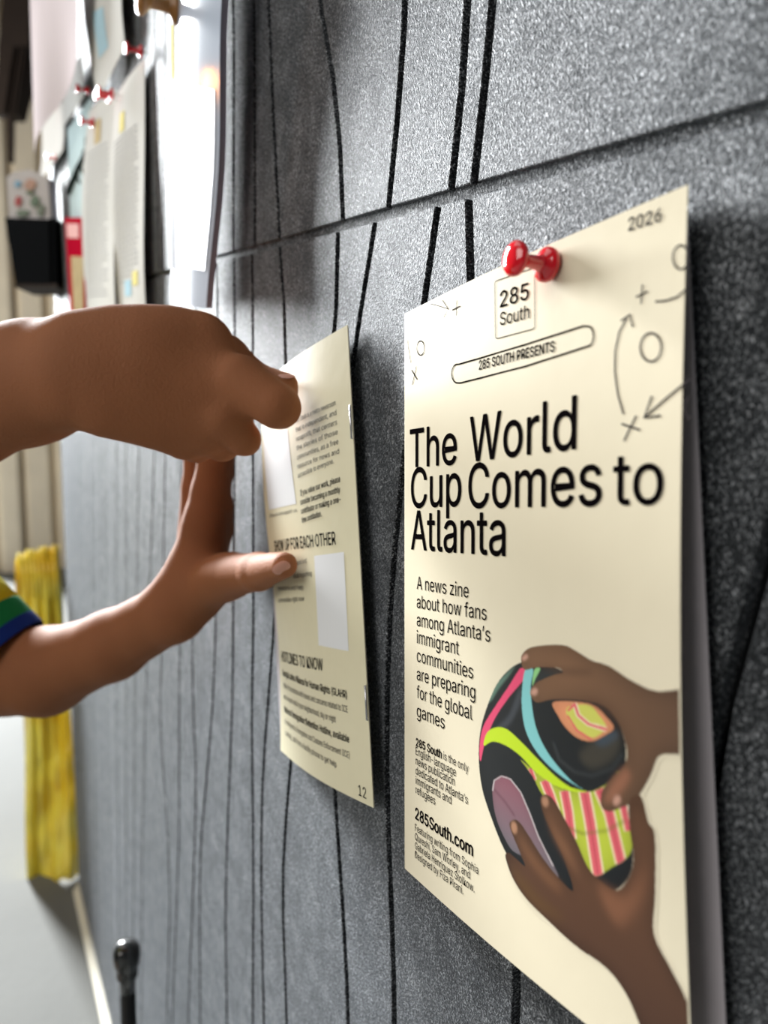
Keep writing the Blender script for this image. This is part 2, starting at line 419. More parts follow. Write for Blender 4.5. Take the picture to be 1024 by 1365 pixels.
pr.text("285 South", (555, 994), (589, 1011), 10.5, .022)
pr.text("285South.com", (554, 1091), (630.5, 1141), 15, .022)
pr = Print(cover, M_ink, z1)
pr.text("285", (667, 410), (705, 398.5), 21, .008); pr.text("South", (667, 434), (706, 424), 17, .004)
def rrect(c, r):
    out = []; n = len(c); c = [np.array(p, float) for p in c]
    for i in range(n):
        p, a, b = c[i], c[i-1], c[(i+1) % n]; da = (a-p)/np.linalg.norm(a-p)*r; db = (b-p)/np.linalg.norm(b-p)*r
        for k in range(5):
            t = k/4; out.append((1-t)**2*(p+da)+2*t*(1-t)*p+t*t*(p+db))
    return out
pr.stroke(rrect([(660, 375), (713, 357), (713.5, 438), (661, 452)], 4), 1.1, True)
pr.build('masthead_frame')
pr = Print(cover, M_ink, z1)
pr.text("285 SOUTH PRESENTS", (639, 493), (739.5, 468), 12, .02)
P = [(614+188*0, 485)]
P = [(612, 485.5), (640, 477.5), (700, 459.5), (750, 443.5), (778, 434.5)]
R_ = [(785+6.5*math.sin(a)*1.0+0*a, 448-13*math.cos(a)+0) for a in np.linspace(.25, math.pi-.25, 7)]
Bt = [(779, 463), (750, 472.5), (700, 488.5), (640, 504), (614, 510.5)]
L_ = [(609.5-7*math.sin(a), 498+12.5*math.cos(a)) for a in np.linspace(.2, math.pi-.2, 7)]
pr.stroke(P+R_+Bt+L_, 2.0, True)
pr.build('banner_outline')
pr = Print(cover, M_ink2, z1)
pr.text("2026", (838, 308), (882, 294.5), 17, .012)
S = lambda *p, w=2.2: pr.stroke(list(p), w)
S((543, 452), (545.5, 468), (548, 484), w=1.4); pr.build('drawn_mark'); pr.ellipse(561, 464, 5, 9.5, 1.6); pr.build('drawn_mark')
S((549, 493), (556.5, 506), w=1.6); S((555.5, 488), (550, 513), w=1.6); pr.build('drawn_mark')
S((574, 405), (586, 408), (598, 412), w=.8); S((590, 400), (598, 412), (592, 423), w=1.2); pr.build('drawn_mark')
S((603, 413.5), (614, 408), w=1.5); S((609.5, 400), (608.5, 421), w=1.5); pr.build('drawn_mark')
S((831.5, 552), (824, 526), (820, 495), (820.5, 468), (826, 442), (836, 424), w=2.6); pr.build('drawn_mark')
S((828, 428), (840, 419), (844, 436), w=2.6); pr.build('drawn_mark')
S((848, 396), (864, 388.5), w=2.2); S((857, 379), (855, 405), w=2.2); pr.build('drawn_mark')
S((874, 402), (888, 401), (903, 396), (918, 383), w=2.6); pr.build('drawn_mark')
pr.ellipse(908, 343, 10.5, 16, 2.6, 20, 330); pr.build('drawn_mark')
pr.ellipse(868, 463, 14, 19, 2.8); pr.build('drawn_mark')
S((922, 504), (890, 530), (860, 556), w=3.2); S((869.5, 528), (859, 557), (881, 554), w=3.2); pr.build('drawn_mark')
S((829, 565), (853.5, 573), w=2.8); S((848.5, 554), (832, 588), w=2.8); pr.build('drawn_mark')
pr.ellipse(925, 544, 11.5, 16, 2.6, 110, 250); pr.build('drawn_mark')


# the printed photograph: hands holding a ball, painted cell by cell in the cover's own millimetres
def zc(x, y): return (620+x/2.535, 840+y/2.535)
CELL = .00030
uA, _ = cover.inv(640, 1000); r0, r1 = cover.inv(760, 850)[1]-.02, cover.inv(925, 1450)[1]
U0, U1, V0, V1 = uA-.04, .996, r0, .995
nU = int((U1-U0)*cover.W/CELL); nV = int((V1-V0)*cover.H/CELL)
gu = (np.arange(nU)+.5)/nU*(U1-U0)+U0; gv = (np.arange(nV)+.5)/nV*(V1-V0)+V0
GX, GY = np.meshgrid(gu, gv)
def spl(pts, n=5):
    P = [np.array(p, float) for p in pts]; N = len(P); out = []
    for i in range(N):
        a, b, c, d = P[i-1], P[i], P[(i+1) % N], P[(i+2) % N]
        for k in range(n):
            t = k/n; out.append(.5*((2*b)+(c-a)*t+(2*a-5*b+4*c-d)*t*t+(3*b-a-3*c+d)*t**3))
    return out
_cache = {}
def pic_mask(pts, smooth=True):
    pts = spl(pts) if smooth else pts
    q = np.array([cover.inv(*zc(*p)) for p in pts])
    M = np.zeros(GX.shape)
    for dx in (-.25, .25):
        for dy in (-.25, .25):
            X = GX+dx*(gu[1]-gu[0]); Y = GY+dy*(gv[1]-gv[0]); ins = np.zeros(GX.shape, bool)
            for i in range(len(q)):
                x0, y0 = q[i-1]; x1, y1 = q[i]
                if y0 == y1: continue
                cnd = ((y0 > Y) != (y1 > Y)) & (X < (x1-x0)*(Y-y0)/(y1-y0)+x0); ins ^= cnd
            M += ins*.25
    return M
def blur(M, r):
    for _ in range(2):
        for ax in (0, 1):
            c = np.cumsum(np.pad(M, [(r+1, r) if k == ax else (0, 0) for k in (0, 1)], 'edge'), axis=ax)
            M = (np.take(c, range(2*r+1, c.shape[ax]), ax)-np.take(c, range(0, c.shape[ax]-2*r-1), ax))/(2*r+1)
    return M
IMG = np.zeros(GX.shape+(3,)); IMG[:] = lin((224, 214, 188)); COV = np.zeros(GX.shape)
def paint(pts, col, round_=0.0, r=10, smooth=True, clip=None, soft=0, col2=None, dirn=(0, 1)):
    global IMG, COV
    M = pic_mask(pts, smooth)
    if soft: M = blur(M, soft)
    if clip is not None: M = M*clip
    c = np.zeros(IMG.shape); c[:] = lin(col)
    if col2 is not None:
        idx = M > .5
        T = GX*cover.W*dirn[0]+GY*cover.H*dirn[1]; t0, t1 = T[idx].min(), T[idx].max()
        t = np.clip((T-t0)/(t1-t0), 0, 1)[..., None]; c = c*(1-t)+np.array(lin(col2))*t
    if round_: 
        B = blur(M, r); c = c*(1-round_+round_*np.clip((B-.45)/.5, 0, 1)**.8)[..., None]
    IMG = IMG*(1-M[..., None])+c*M[..., None]; COV = np.maximum(COV, M); return M
def line_poly(pts, w):
    P = [np.array(p, float) for p in pts]; L = []; Rr = []
    for i in range(len(P)):
        d = P[min(i+1, len(P)-1)]-P[max(i-1, 0)]; d /= np.linalg.norm(d); n = np.array([-d[1], d[0]])*w/2
        L.append(P[i]+n); Rr.append(P[i]-n)
    return L+Rr[::-1]
ball = paint([(185, 113), (120, 168), (78, 255), (53, 345), (48, 440), (60, 540), (92, 640), (130, 735), (170, 800), (230, 850), (330, 885), (440, 880), (510, 882), (558, 835), (570, 770), (562, 680), (548, 590), (545, 470), (545, 390), (520, 310), (480, 250), (410, 185), (330, 138), (255, 118)], (26, 29, 32), .5, 14)
paint([(70, 245), (105, 185), (140, 150), (172, 122), (150, 155), (115, 200), (90, 240)], (90, 120, 105), clip=ball, soft=1)
paint([(150, 290), (185, 200), (192, 230), (170, 290), (140, 330), (110, 330)], (62, 66, 72), clip=ball, soft=2)
paint([(235, 150), (290, 135), (330, 150), (270, 170), (240, 200)], (40, 44, 46), clip=ball, soft=2)
paint([(188, 132), (208, 140), (197, 172), (145, 235), (100, 305), (68, 385), (54, 445), (50, 400), (62, 330), (100, 265), (150, 190)], (222, 74, 112), clip=ball)
paint([(205, 137), (232, 135), (224, 190), (228, 260), (243, 335), (272, 400), (310, 455), (365, 515), (410, 545), (345, 508), (285, 460), (235, 400), (205, 335), (194, 265), (195, 195)], (128, 196, 196), clip=ball)
paint([(236, 136), (256, 132), (240, 165), (229, 190)], (140, 200, 130), clip=ball)
paint([(65, 392), (74, 352), (100, 332), (140, 335), (190, 378), (250, 440), (310, 498), (360, 533), (415, 548), (370, 549), (300, 525), (240, 482), (190, 428), (140, 392), (95, 378)], (190, 218, 36), clip=ball)
ov = paint([(95, 565), (96, 520), (118, 496), (150, 502), (185, 545), (215, 610), (245, 690), (290, 775), (318, 835), (290, 830), (245, 790), (195, 765), (160, 745), (128, 690), (105, 630)], (140, 88, 100), .15, 8, col2=(110, 104, 110), clip=ball)
paint(line_poly([(95, 545), (100, 510), (125, 495), (155, 505), (190, 550), (220, 620), (250, 700), (300, 800)], 4), (190, 180, 180), clip=ball, smooth=False)
paint(line_poly([(100, 540), (135, 580), (170, 630)], 4), (95, 55, 68), clip=ball, smooth=False, soft=1)
paint([(390, 420), (430, 380), (505, 345), (525, 390), (500, 440), (440, 470), (400, 450)], (62, 58, 50), clip=ball, soft=3)
paint([(440, 375), (500, 342), (520, 360), (470, 395)], (62, 72, 82), clip=ball, soft=2)
paint(line_poly([(300, 380), (320, 440), (370, 480), (430, 495), (500, 470), (535, 420)], 7), (54, 58, 60), clip=ball, smooth=False, soft=1)
up = paint([(300, 246), (380, 244), (440, 258), (480, 295), (505, 333), (470, 360), (430, 378), (385, 368), (345, 335), (315, 290)], (226, 150, 108), .2, 8, clip=ball)
paint([(350, 262), (420, 255), (455, 290), (478, 330), (440, 365), (400, 352), (352, 305)], (206, 206, 96), clip=up)
for L, wd, cc in ([[(372, 250), (385, 290), (420, 320), (480, 338)], 16, (240, 225, 190)], [[(372, 250), (385, 290), (420, 320), (480, 338)], 8, (222, 84, 100)], [[(350, 275), (362, 262), (375, 252)], 8, (222, 84, 100)], [[(348, 290), (380, 340), (430, 372)], 6, (222, 90, 100)]):
    paint(line_poly(L, wd), cc, clip=up, smooth=False)
low = paint([(190, 440), (250, 490), (330, 540), (400, 550), (445, 542), (490, 515), (528, 478), (548, 540), (553, 600), (567, 680), (560, 758), (500, 803), (440, 832), (400, 770), (365, 690), (305, 605), (262, 556), (228, 492)], (184, 196, 62), .25, 14, clip=ball)
for L, wd in ([[(270, 510), (290, 560), (310, 620)], 34], [[(338, 545), (352, 620), (362, 710)], 36], [[(405, 545), (425, 650), (453, 835)], 42], [[(455, 540), (490, 620), (530, 790)], 40], [[(510, 500), (540, 600), (558, 680)], 36], [[(222, 470), (236, 510)], 18]):
    paint(line_poly(L, wd), (236, 214, 176), clip=low, smooth=False)
    paint(line_poly(L, wd*.72), (216, 98, 106), clip=low, smooth=False)
    paint(line_poly(L, wd*.12), (190, 70, 84), clip=low, smooth=False)
paint(line_poly([(350, 670), (400, 690), (480, 680), (545, 645)], 6), (110, 110, 40), clip=low, smooth=False, soft=1)
# upper printed hand
paint([(192, 112), (196, 82), (232, 58), (330, 52), (380, 74), (430, 104), (490, 124), (560, 170), (640, 207), (705, 206), (800, 203), (800, 414), (720, 422), (660, 428), (632, 490), (602, 545), (570, 585), (530, 602), (490, 615), (463, 598), (466, 545), (500, 500), (538, 462), (550, 418), (535, 350), (510, 300), (470, 258), (400, 240), (300, 236), (244, 246), (222, 215), (240, 182), (300, 154), (332, 146), (318, 131), (250, 127), (205, 136)], (136, 98, 70), .35, 12, col2=(98, 72, 54), dirn=(1, .1))
for c_, cc in (([(250, 128), (330, 134), (430, 140), (415, 150), (335, 147)], (84, 58, 42)), ([(400, 238), (470, 256), (520, 320), (545, 400), (520, 330), (470, 270)], (92, 62, 44)), ([(470, 590), (500, 520), (545, 470), (560, 500), (520, 560)], (150, 100, 76))):
    paint(c_, cc, soft=3)
for c_ in ([(192, 100), (205, 84), (216, 90), (204, 104)], [(222, 215), (234, 198), (248, 204), (240, 222)], [(503, 590), (508, 566), (524, 562), (528, 580), (516, 594)]):
    paint(c_, (196, 150, 130), soft=1)
# lower printed hand and forearm
paint([(780, 1500), (765, 1400), (752, 1260), (700, 1150), (642, 1030), (646, 900), (645, 700), (622, 650), (602, 572), (580, 560), (556, 590), (560, 680), (571, 765), (560, 830), (515, 882), (455, 845), (415, 800), (375, 710), (312, 592), (284, 560), (262, 562), (258, 592), (280, 655), (332, 765), (368, 878), (335, 858), (270, 780), (218, 698), (185, 650), (162, 644), (153, 668), (188, 755), (205, 800), (178, 778), (150, 755), (138, 768), (162, 838), (205, 905), (270, 972), (370, 1065), (480, 1145), (545, 1230), (590, 1331), (620, 1420), (640, 1500)], (106, 72, 50), .38, 12, col2=(66, 42, 30))
for c_, cc in (([(275, 600), (300, 660), (350, 740), (385, 830), (350, 780), (300, 690)], (128, 88, 62)), ([(180, 690), (250, 790), (330, 870), (300, 870), (220, 780)], (118, 80, 54)), ([(450, 860), (540, 900), (610, 800), (625, 700), (600, 900), (520, 1000)], (124, 82, 58)), ([(160, 800), (250, 900), (340, 980), (260, 950), (190, 870)], (92, 64, 36))):
    paint(c_, cc, soft=5)
for c_ in ([(158, 672), (160, 650), (174, 655), (178, 680), (168, 690)], [(262, 585), (264, 566), (280, 568), (284, 590), (272, 600)]):
    paint(c_, (168, 124, 96), soft=1)
msk = blur(COV, 1) > .02
idx = -np.ones((nV+1, nU+1), int)
cellv, cellu = np.where(msk); use = np.zeros((nV+1, nU+1), bool)
for dv in (0, 1):
    for du in (0, 1): use[cellv+dv, cellu+du] = True
idx[use] = np.arange(use.sum()); vv, uu = np.where(use)
gu2 = uu/nU*(U1-U0)+U0; gv2 = vv/nV*(V1-V0)+V0
a_, b_, c_, d_ = cover.c
U_ = gu2[:, None]; V_ = gv2[:, None]
PV = a_*(1-U_)*(1-V_)+b_*U_*(1-V_)+c_*U_*V_+d_*(1-U_)*V_
bl = .0022*np.sin(np.pi*gu2)*(1-.3*gv2)+.0035*np.sin(np.pi*np.minimum(gv2, 1))*gu2**2
PV[:, 1] -= bl+.00006
me = bpy.data.meshes.new('cover_photograph')
quads = np.stack([idx[cellv, cellu], idx[cellv+1, cellu], idx[cellv+1, cellu+1], idx[cellv, cellu+1]], 1)
me.vertices.add(len(PV)); me.vertices.foreach_set('co', PV.ravel())
me.loops.add(quads.size); me.loops.foreach_set('vertex_index', quads.ravel())
me.polygons.add(len(quads)); me.polygons.foreach_set('loop_start', np.arange(len(quads))*4); me.polygons.foreach_set('loop_total', np.full(len(quads), 4))
me.update(); me.validate()
ca = me.color_attributes.new('print', 'FLOAT_COLOR', 'POINT')
pad = np.pad(IMG, ((0, 1), (0, 1), (0, 0)), 'edge')
colr = np.ones((len(PV), 4)); colr[:, :3] = pad[vv, uu]; ca.data.foreach_set('color', colr.ravel())
pm, pt, pp = new_mat('printed_photograph'); at_ = pt.nodes.new('ShaderNodeAttribute'); at_.attribute_name = 'print'
pt.links.new(at_.outputs['Color'], pp.inputs['Base Color']); pp.inputs['Roughness'].default_value = .36; pp.inputs['Specular IOR Level'].default_value = .4
me.materials.append(pm); me.polygons.foreach_set('use_smooth', [True]*len(me.polygons))
po = bpy.data.objects.new('cover_photograph', me); C.objects.link(po); adopt(po, z1)

# ------------------------------------------------------------------ back zine (page 12)
def b2(u, v): return .0045*math.sin(math.pi*u)*(1-.2*v)+.002*math.sin(2*math.pi*v)*(1-u)
page = Sheet([(349, 519, .0085), (463, 433, .0065), (498, 1077, .0075), (374, 1000, .0105)], b2)
z2 = empty('zine', onwall(498, 1077, .003), 'cream zine folded to a text page numbered 12, being pinned up by two hands', 'zine')
page.smooth_mesh('page', M_cream2, z2, 30, 40)
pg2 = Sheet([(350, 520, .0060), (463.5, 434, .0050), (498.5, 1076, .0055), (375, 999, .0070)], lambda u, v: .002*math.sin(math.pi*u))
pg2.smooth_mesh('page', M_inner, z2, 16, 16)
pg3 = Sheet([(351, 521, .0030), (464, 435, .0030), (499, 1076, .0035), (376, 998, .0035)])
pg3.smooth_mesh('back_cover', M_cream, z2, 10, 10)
for (x, y0, y1) in ((467, 541, 585), (490, 914, 960)):
    a, b = page.inv(x-.3, y0), page.inv(x+1.6, y1)
    p0 = page.P(.995, a[1], .0006); p1 = page.P(.995, b[1], .0006); m = MB(); m.tube([p0+[.0, .001, 0], p0, p1, p1+[0, .001, 0]], .00045, 6); m.build('staple', M_steel, z2, True)
pr = Print(page, M_white, z2, .00016)
pr.label([(351, 579), (383.5, 572), (395, 671.6), (358.6, 680)]); pr.label([(419, 741), (458.6, 735.7), (465, 868), (425, 860)])
pr = Print(page, M_ink2, z2, .00016)
rl = ["285 South is a metro newsroom", "that is independent, and", "nonprofit, that centers", "the stories of those", "communities, as a free", "resource for news and", "accessible to everyone."]
for k, t in enumerate(rl):
    yr = 540+k*12.9; yl = yr+24-k*.7; pr.text(t, (394+k*.6, yl), (448+k*.9-(8 if k == 6 else 0), yr), 6.5)
for t in [("285south.com/support-us", (360, 690), (396, 682), 4.5), ("Scan to fund", (394, 754), (409, 750), 6), ("local reporting", (392, 771), (416, 767), 6),
          ("newsrooms and help", (371, 787), (405, 786), 6), ("communities right now", (372, 803), (406, 801), 6),
          ("hotline for assistance with issues and concerns related to ICE", (378, 916), (464, 950), 7), ("and to report raids in your neighborhood, day or night", (378.6, 931), (448, 963), 7),
          ("to immigrants in Immigration and Customs Enforcement (ICE)", (380, 964), (466.6, 1011), 7), ("custody, call from a facility phone to get help", (380.6, 979), (449, 1023), 7)]:
    pr.text(*t)
pr = Print(page, M_ink, z2, .00016)
pr.text("SHOW UP FOR EACH OTHER", (367, 735), (448, 725.5), 14, .012); pr.text("HOTLINES TO KNOW", (376, 881), (431, 894), 13, .012)
for t in [("If you value our work, please", (401, 661), (454, 642), 7.5), ("consider becoming a monthly", (401, 673), (454, 656), 7.5), ("contributor or making a one-", (402, 685), (454.5, 669), 7.5), ("time contribution.", (403, 697), (429, 688), 7.5),
          ("Georgia Latino Alliance for Human Rights (GLAHR)", (377, 900), (463, 931), 8), ("National Immigration Detention Hotline, available", (379.4, 948.6), (466, 990), 8)]:
    pr.text(*t, .014)
pr.text("12", (478.5, 1060), (488.8, 1065), 14)

# ------------------------------------------------------------------ pushpins
def pin_prof(sc): return [(0, 0), (.0, .0040*sc), (.0008*sc, .0050*sc), (.0020*sc, .0050*sc), (.0029*sc, .0042*sc), (.0035*sc, .0026*sc), (.0045*sc, .0021*sc), (.0090*sc, .0019*sc), (.0102*sc, .0023*sc), (.0110*sc, .0036*sc), (.0122*sc, .0048*sc), (.0134*sc, .0050*sc), (.0143*sc, .0042*sc), (.0146*sc, .0015*sc), (.0147*sc, 0.0)]
def pin(p, label, group=None, sc=1.0, tilt=(0, 0), mat=None, name='pushpin'):
    ax = np.array([tilt[0], -1, tilt[1]], float); ax /= np.linalg.norm(ax); p = np.array(p)
    e = empty(name, p, label, 'pushpin', group)
    m = MB(); m.lathe(p, ax, pin_prof(sc)[1:-1], 28); m.build('grip', mat or M_red, e, True)
    m = MB(); L = (WY+.006-p[1])/1.0; m.tube([p-ax*max(L, .006), p], [.0002, .0005], 8); m.build('needle', M_steel, e, True)
    return e
q = cover.inv(735, 354); pin(cover.P(q[0], q[1], .0004), 'glossy red pushpin through the top of the headline zine', sc=.96, tilt=(.02, .03))
q = page.inv(368, 508); pin(page.P(q[0], q[1], .0004), 'red pushpin pinched between thumb and finger at top of page 12 zine', sc=.8)

# ------------------------------------------------------------------ papers further along the board
M_holder = simple('black_holder_plastic', (10, 13, 17), .7, .2, 40, spec=.08)
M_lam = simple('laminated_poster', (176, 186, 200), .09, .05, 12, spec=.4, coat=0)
M_foam = simple('lilac_grey_board', (150, 146, 160), .6, .03, 30)
M_sheet = simple('white_sheet', (208, 208, 204), .9, .02, 20, spec=0)
M_gloss = simple('glossy_sheet', (206, 196, 198), .9, .06, 14, spec=0)
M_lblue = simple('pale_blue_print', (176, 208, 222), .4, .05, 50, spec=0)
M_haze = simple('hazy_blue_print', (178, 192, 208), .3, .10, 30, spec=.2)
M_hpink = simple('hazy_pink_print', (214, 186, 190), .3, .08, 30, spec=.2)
M_paleb = simple('pale_aqua_print', (190, 208, 210), .8, .1, 16, spec=0)
M_tan = simple('tan_print', (196, 178, 140), .5, .25, 60, spec=0)
M_crim = simple('crimson_print', (180, 20, 48), .7, .1, 60, spec=0)
M_pink = simple('pink_print', (240, 190, 188), .4, .05, 50, spec=0)
M_yelp = simple('yellow_print', (228, 218, 150), .4, .05, 50, spec=0)
M_greyt = simple('grey_print', (150, 150, 152), .8, .1, 60, spec=0)
M_branch = simple('dark_branch_print', (36, 44, 40), .8, .2, 60, spec=0)

def paper(name, label, cat, corners, mat, bulge=None, group=None, th=.0004, nu=10, nv=24):
    s = Sheet(corners, bulge); e = empty(name, s.P(.5, 1), label, cat, group)
    s.smooth_mesh('sheet', mat, e, nu, nv, th); return s, e
def grey_lines(s, e, v0, v1, n, u0=.12, u1=.85, name='faint_text'):
    m = MB()
    for k in range(n):
        v = v0+(v1-v0)*k/n; L = u1-(.25*random.random() if k % 4 == 3 else .05*random.random())
        nb = 6; us = np.linspace(u0, L, nb+1)
        for i in range(nb):
            a, b = us[i], us[i+1]-.03
            m.add([s.P(a, v, .0004), s.P(a, v+.006, .0004), s.P(b, v+.006, .0004), s.P(b, v, .0004)], [(0, 1, 2, 3)])
    m.build(name, M_greyt, e)
def patch(s, e, u0, v0, u1, v1, mat, name='printed_patch', n=4, lift=.0005):
    V = [s.P(u0+(u1-u0)*i/n, v0+(v1-v0)*j/n, lift) for j in range(n+1) for i in range(n+1)]
    mesh_obj(name, V, [(j*(n+1)+i, (j+1)*(n+1)+i, (j+1)*(n+1)+i+1, j*(n+1)+i+1) for j in range(n) for i in range(n)], mat, e, True)

# laminated poster
lb = lambda u, v: .0048*math.sin(math.pi*u)+.0015*math.sin(2.3*math.pi*v+.6)*(u)
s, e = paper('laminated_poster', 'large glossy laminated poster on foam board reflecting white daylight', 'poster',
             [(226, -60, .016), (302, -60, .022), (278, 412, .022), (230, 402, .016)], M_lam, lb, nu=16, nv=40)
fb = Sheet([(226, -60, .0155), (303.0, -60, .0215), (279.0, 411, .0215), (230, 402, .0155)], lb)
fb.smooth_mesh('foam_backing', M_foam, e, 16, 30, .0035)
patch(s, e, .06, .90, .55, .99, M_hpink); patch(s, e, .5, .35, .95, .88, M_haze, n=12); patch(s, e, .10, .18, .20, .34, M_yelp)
pin(onwall(240, 13, .020), 'wooden barrel pushpin at the top of the laminated poster', sc=1.9, mat=M_brass)
# white sheets
wb = lambda u, v: .004*math.sin(math.pi*v)+.002*math.sin(5*v+3*u)
s, e = paper('flyer', 'white printed flyer nearest the laminated poster', 'flyer', [(155, 128, .006), (193, 78, .004), (198, 425, .006), (156, 425, .008)], M_sheet, wb, 'white flyers pinned on the felt')
grey_lines(s, e, .22, .85, 30); patch(s, e, .3, .83, .55, .9, M_lblue); patch(s, e, .6, .80, .8, .86, M_yelp); patch(s, e, .3, .12, .45, .2, M_yelp)
s, e = paper('flyer', 'white printed flyer left of the other, with double pins at its top', 'flyer', [(118, 150, .010), (155, 118, .006), (157, 428, .008), (112, 425, .012)], M_sheet, wb, 'white flyers pinned on the felt')
grey_lines(s, e, .2, .9, 30); patch(s, e, .4, .08, .6, .18, M_tan)
cb = lambda u, v: .012*u*v*v+.010*math.sin(math.pi*v)*(1-u)
s, e = paper('flyer', 'white flyer with a pale blue picture at the top edge of the board', 'flyer', [(106, -70, .008), (168, -70, .006), (167, 62, .010), (130, 132, .014)], M_sheet, lambda u, v: .004*math.sin(math.pi*v), 'white flyers pinned on the felt')
patch(s, e, .28, .50, .58, .82, M_lblue)
s, e = paper('glossy_print', 'glossy greyish print sheets hanging at the far upper corner of the board', 'print', [(38, -60, .050), (103, -60, .032), (102, 78, .034), (46, 205, .052)], M_gloss, lambda u, v: .006*math.sin(2*math.pi*u)*v)
s2, e2 = paper('flyer', 'curled white sheet hanging below the glossy print', 'flyer', [(58, 60, .016), (80, 50, .012), (84, 200, .012), (52, 245, .018)], M_sheet, lambda u, v: .003*math.sin(2*math.pi*v))
s2, e2 = paper('flyer', 'white sheet corner showing below the glossy print edge', 'flyer', [(84, 112, .012), (110, 70, .008), (112, 128, .008), (84, 170, .014)], M_sheet)
# tree print
s, e = paper('tree_print', 'pale aqua picture of a dark tree branch', 'print', [(90, 172, .008), (122, 128, .006), (122, 290, .008), (94, 300, .010)], M_paleb)
m = MB()
def br(p0, p1, w):
    a = s.P(*p0, .0008); b = s.P(*p1, .0008); m.tube([a, (a+b)/2+[0, 0, .004], b], [w, w*.7, w*.3], 5)
br((.05, .66), (.98, .38), .006)
for t in np.linspace(.1, .95, 12):
    p = (.05+.93*t, .66-.28*t)
    br(p, (p[0]+random.uniform(-.1, .25), p[1]+random.uniform(-.16, .10)), .0032)
m.build('branch_print', M_branch, e)
# red leaflet, dark rack, black holder
s, e = paper('leaflet', 'crimson and tan leaflet beside the dark rack', 'leaflet', [(86, 290, .022), (114, 290, .012), (114, 425, .012), (94, 425, .022)], M_crim, th=.002)
patch(s, e, .25, .38, .9, .92, M_tan); patch(s, e, .1, .06, .7, .2, M_pink)
grey_lines(s, e, .42, .9, 14, .3, .8)
def prism(quad_px, z0, z1, name, mat, parent):
    V = [at(x, y, z0) for (x, y) in quad_px]+[at(x, y, z0)+(Fv*[1, 1, 0])/np.linalg.norm(Fv[:2])*(z1-z0) for (x, y) in quad_px]
    n = len(quad_px); Fc = [tuple(range(n))[::-1], tuple(range(n, 2*n))]+[(i, (i+1) % n, n+(i+1) % n, n+i) for i in range(n)]
    return mesh_obj(name, V, Fc, mat, parent)
M_rack = simple('dark_acrylic', (62, 68, 82), .2, .5, 20, spec=.6)
e = empty('leaflet_rack', at(78, 398, 1.35), 'narrow dark acrylic rack standing off the board beside the black holder', 'rack')
prism([(70, 215), (78, 213), (84, 396), (75, 396)], 1.38, 1.44, 'side_panel', M_rack, e)
prism([(79, 212), (86, 205), (92, 400), (85, 398)], 1.40, 1.46, 'side_panel', M_black, e)
prism([(72, 300), (90, 300), (91, 304), (73, 304)], 1.375, 1.40, 'crossbar', M_black, e)
prism([(72, 345), (91, 345), (92, 349), (73, 349)], 1.375, 1.40, 'crossbar', M_black, e)
e = empty('literature_holder', at(45, 380, 1.335), 'black tapered plastic holder sticking out from the board', 'holder')
prism([(6, 290), (65, 292), (67, 379), (21, 379)], 1.30, 1.31, 'side_wall', M_holder, e)
prism([(64, 292), (73, 290), (75, 382), (66, 379)], 1.305, 1.372, 'side_wall', M_holder, e)
prism([(20, 378), (76, 378), (76, 383), (20, 383)], 1.30, 1.372, 'tray', M_brown, e)
prism([(6, 290), (10, 290), (25, 379), (21, 379)], 1.305, 1.372, 'side_wall', M_holder, e)
M_card = simple('card_grey', (196, 190, 188), .5, .08, 12)
e = empty('floral_card', at(40, 290, 1.335), 'grey card with red, blue and green floral print standing in the black holder', 'card')
V_ = [(9, 236), (18, 229), (40, 226), (64, 236), (68, 292), (12, 292)]
prism(V_, 1.325, 1.345, 'card', M_card, e)
def blob(cx, cy, rx, ry, col, z, parent, name='printed_flower', n=10):
    mt = simple('ink_%d_%d' % (cx, cy), col, .5, .3, 60)
    prism([(cx+rx*math.cos(2*math.pi*k/n)*(1+.2*math.sin(5*k)), cy+ry*math.sin(2*math.pi*k/n)) for k in range(n)][::-1], z, z+.002, name, mt, parent)
blob(24, 268, 4.5, 7, (176, 66, 66), 1.322, e); blob(40, 246, 8, 8, (186, 146, 126), 1.322, e); blob(23, 245, 4, 4.5, (120, 168, 196), 1.322, e)
blob(46, 268, 6, 8, (104, 124, 100), 1.322, e); blob(30, 284, 9, 5, (110, 124, 104), 1.322, e); blob(54, 280, 5, 9, (120, 130, 112), 1.322, e); blob(40, 256, 5, 3, (92, 112, 84), 1.322, e)
M_bulb = simple('assumed_warm_bulb', (255, 150, 60), .3); M_bulb.node_tree.nodes['Principled BSDF'].inputs['Emission Color'].default_value = (1, .32, .04, 1); M_bulb.node_tree.nodes['Principled BSDF'].inputs['Emission Strength'].default_value = 60
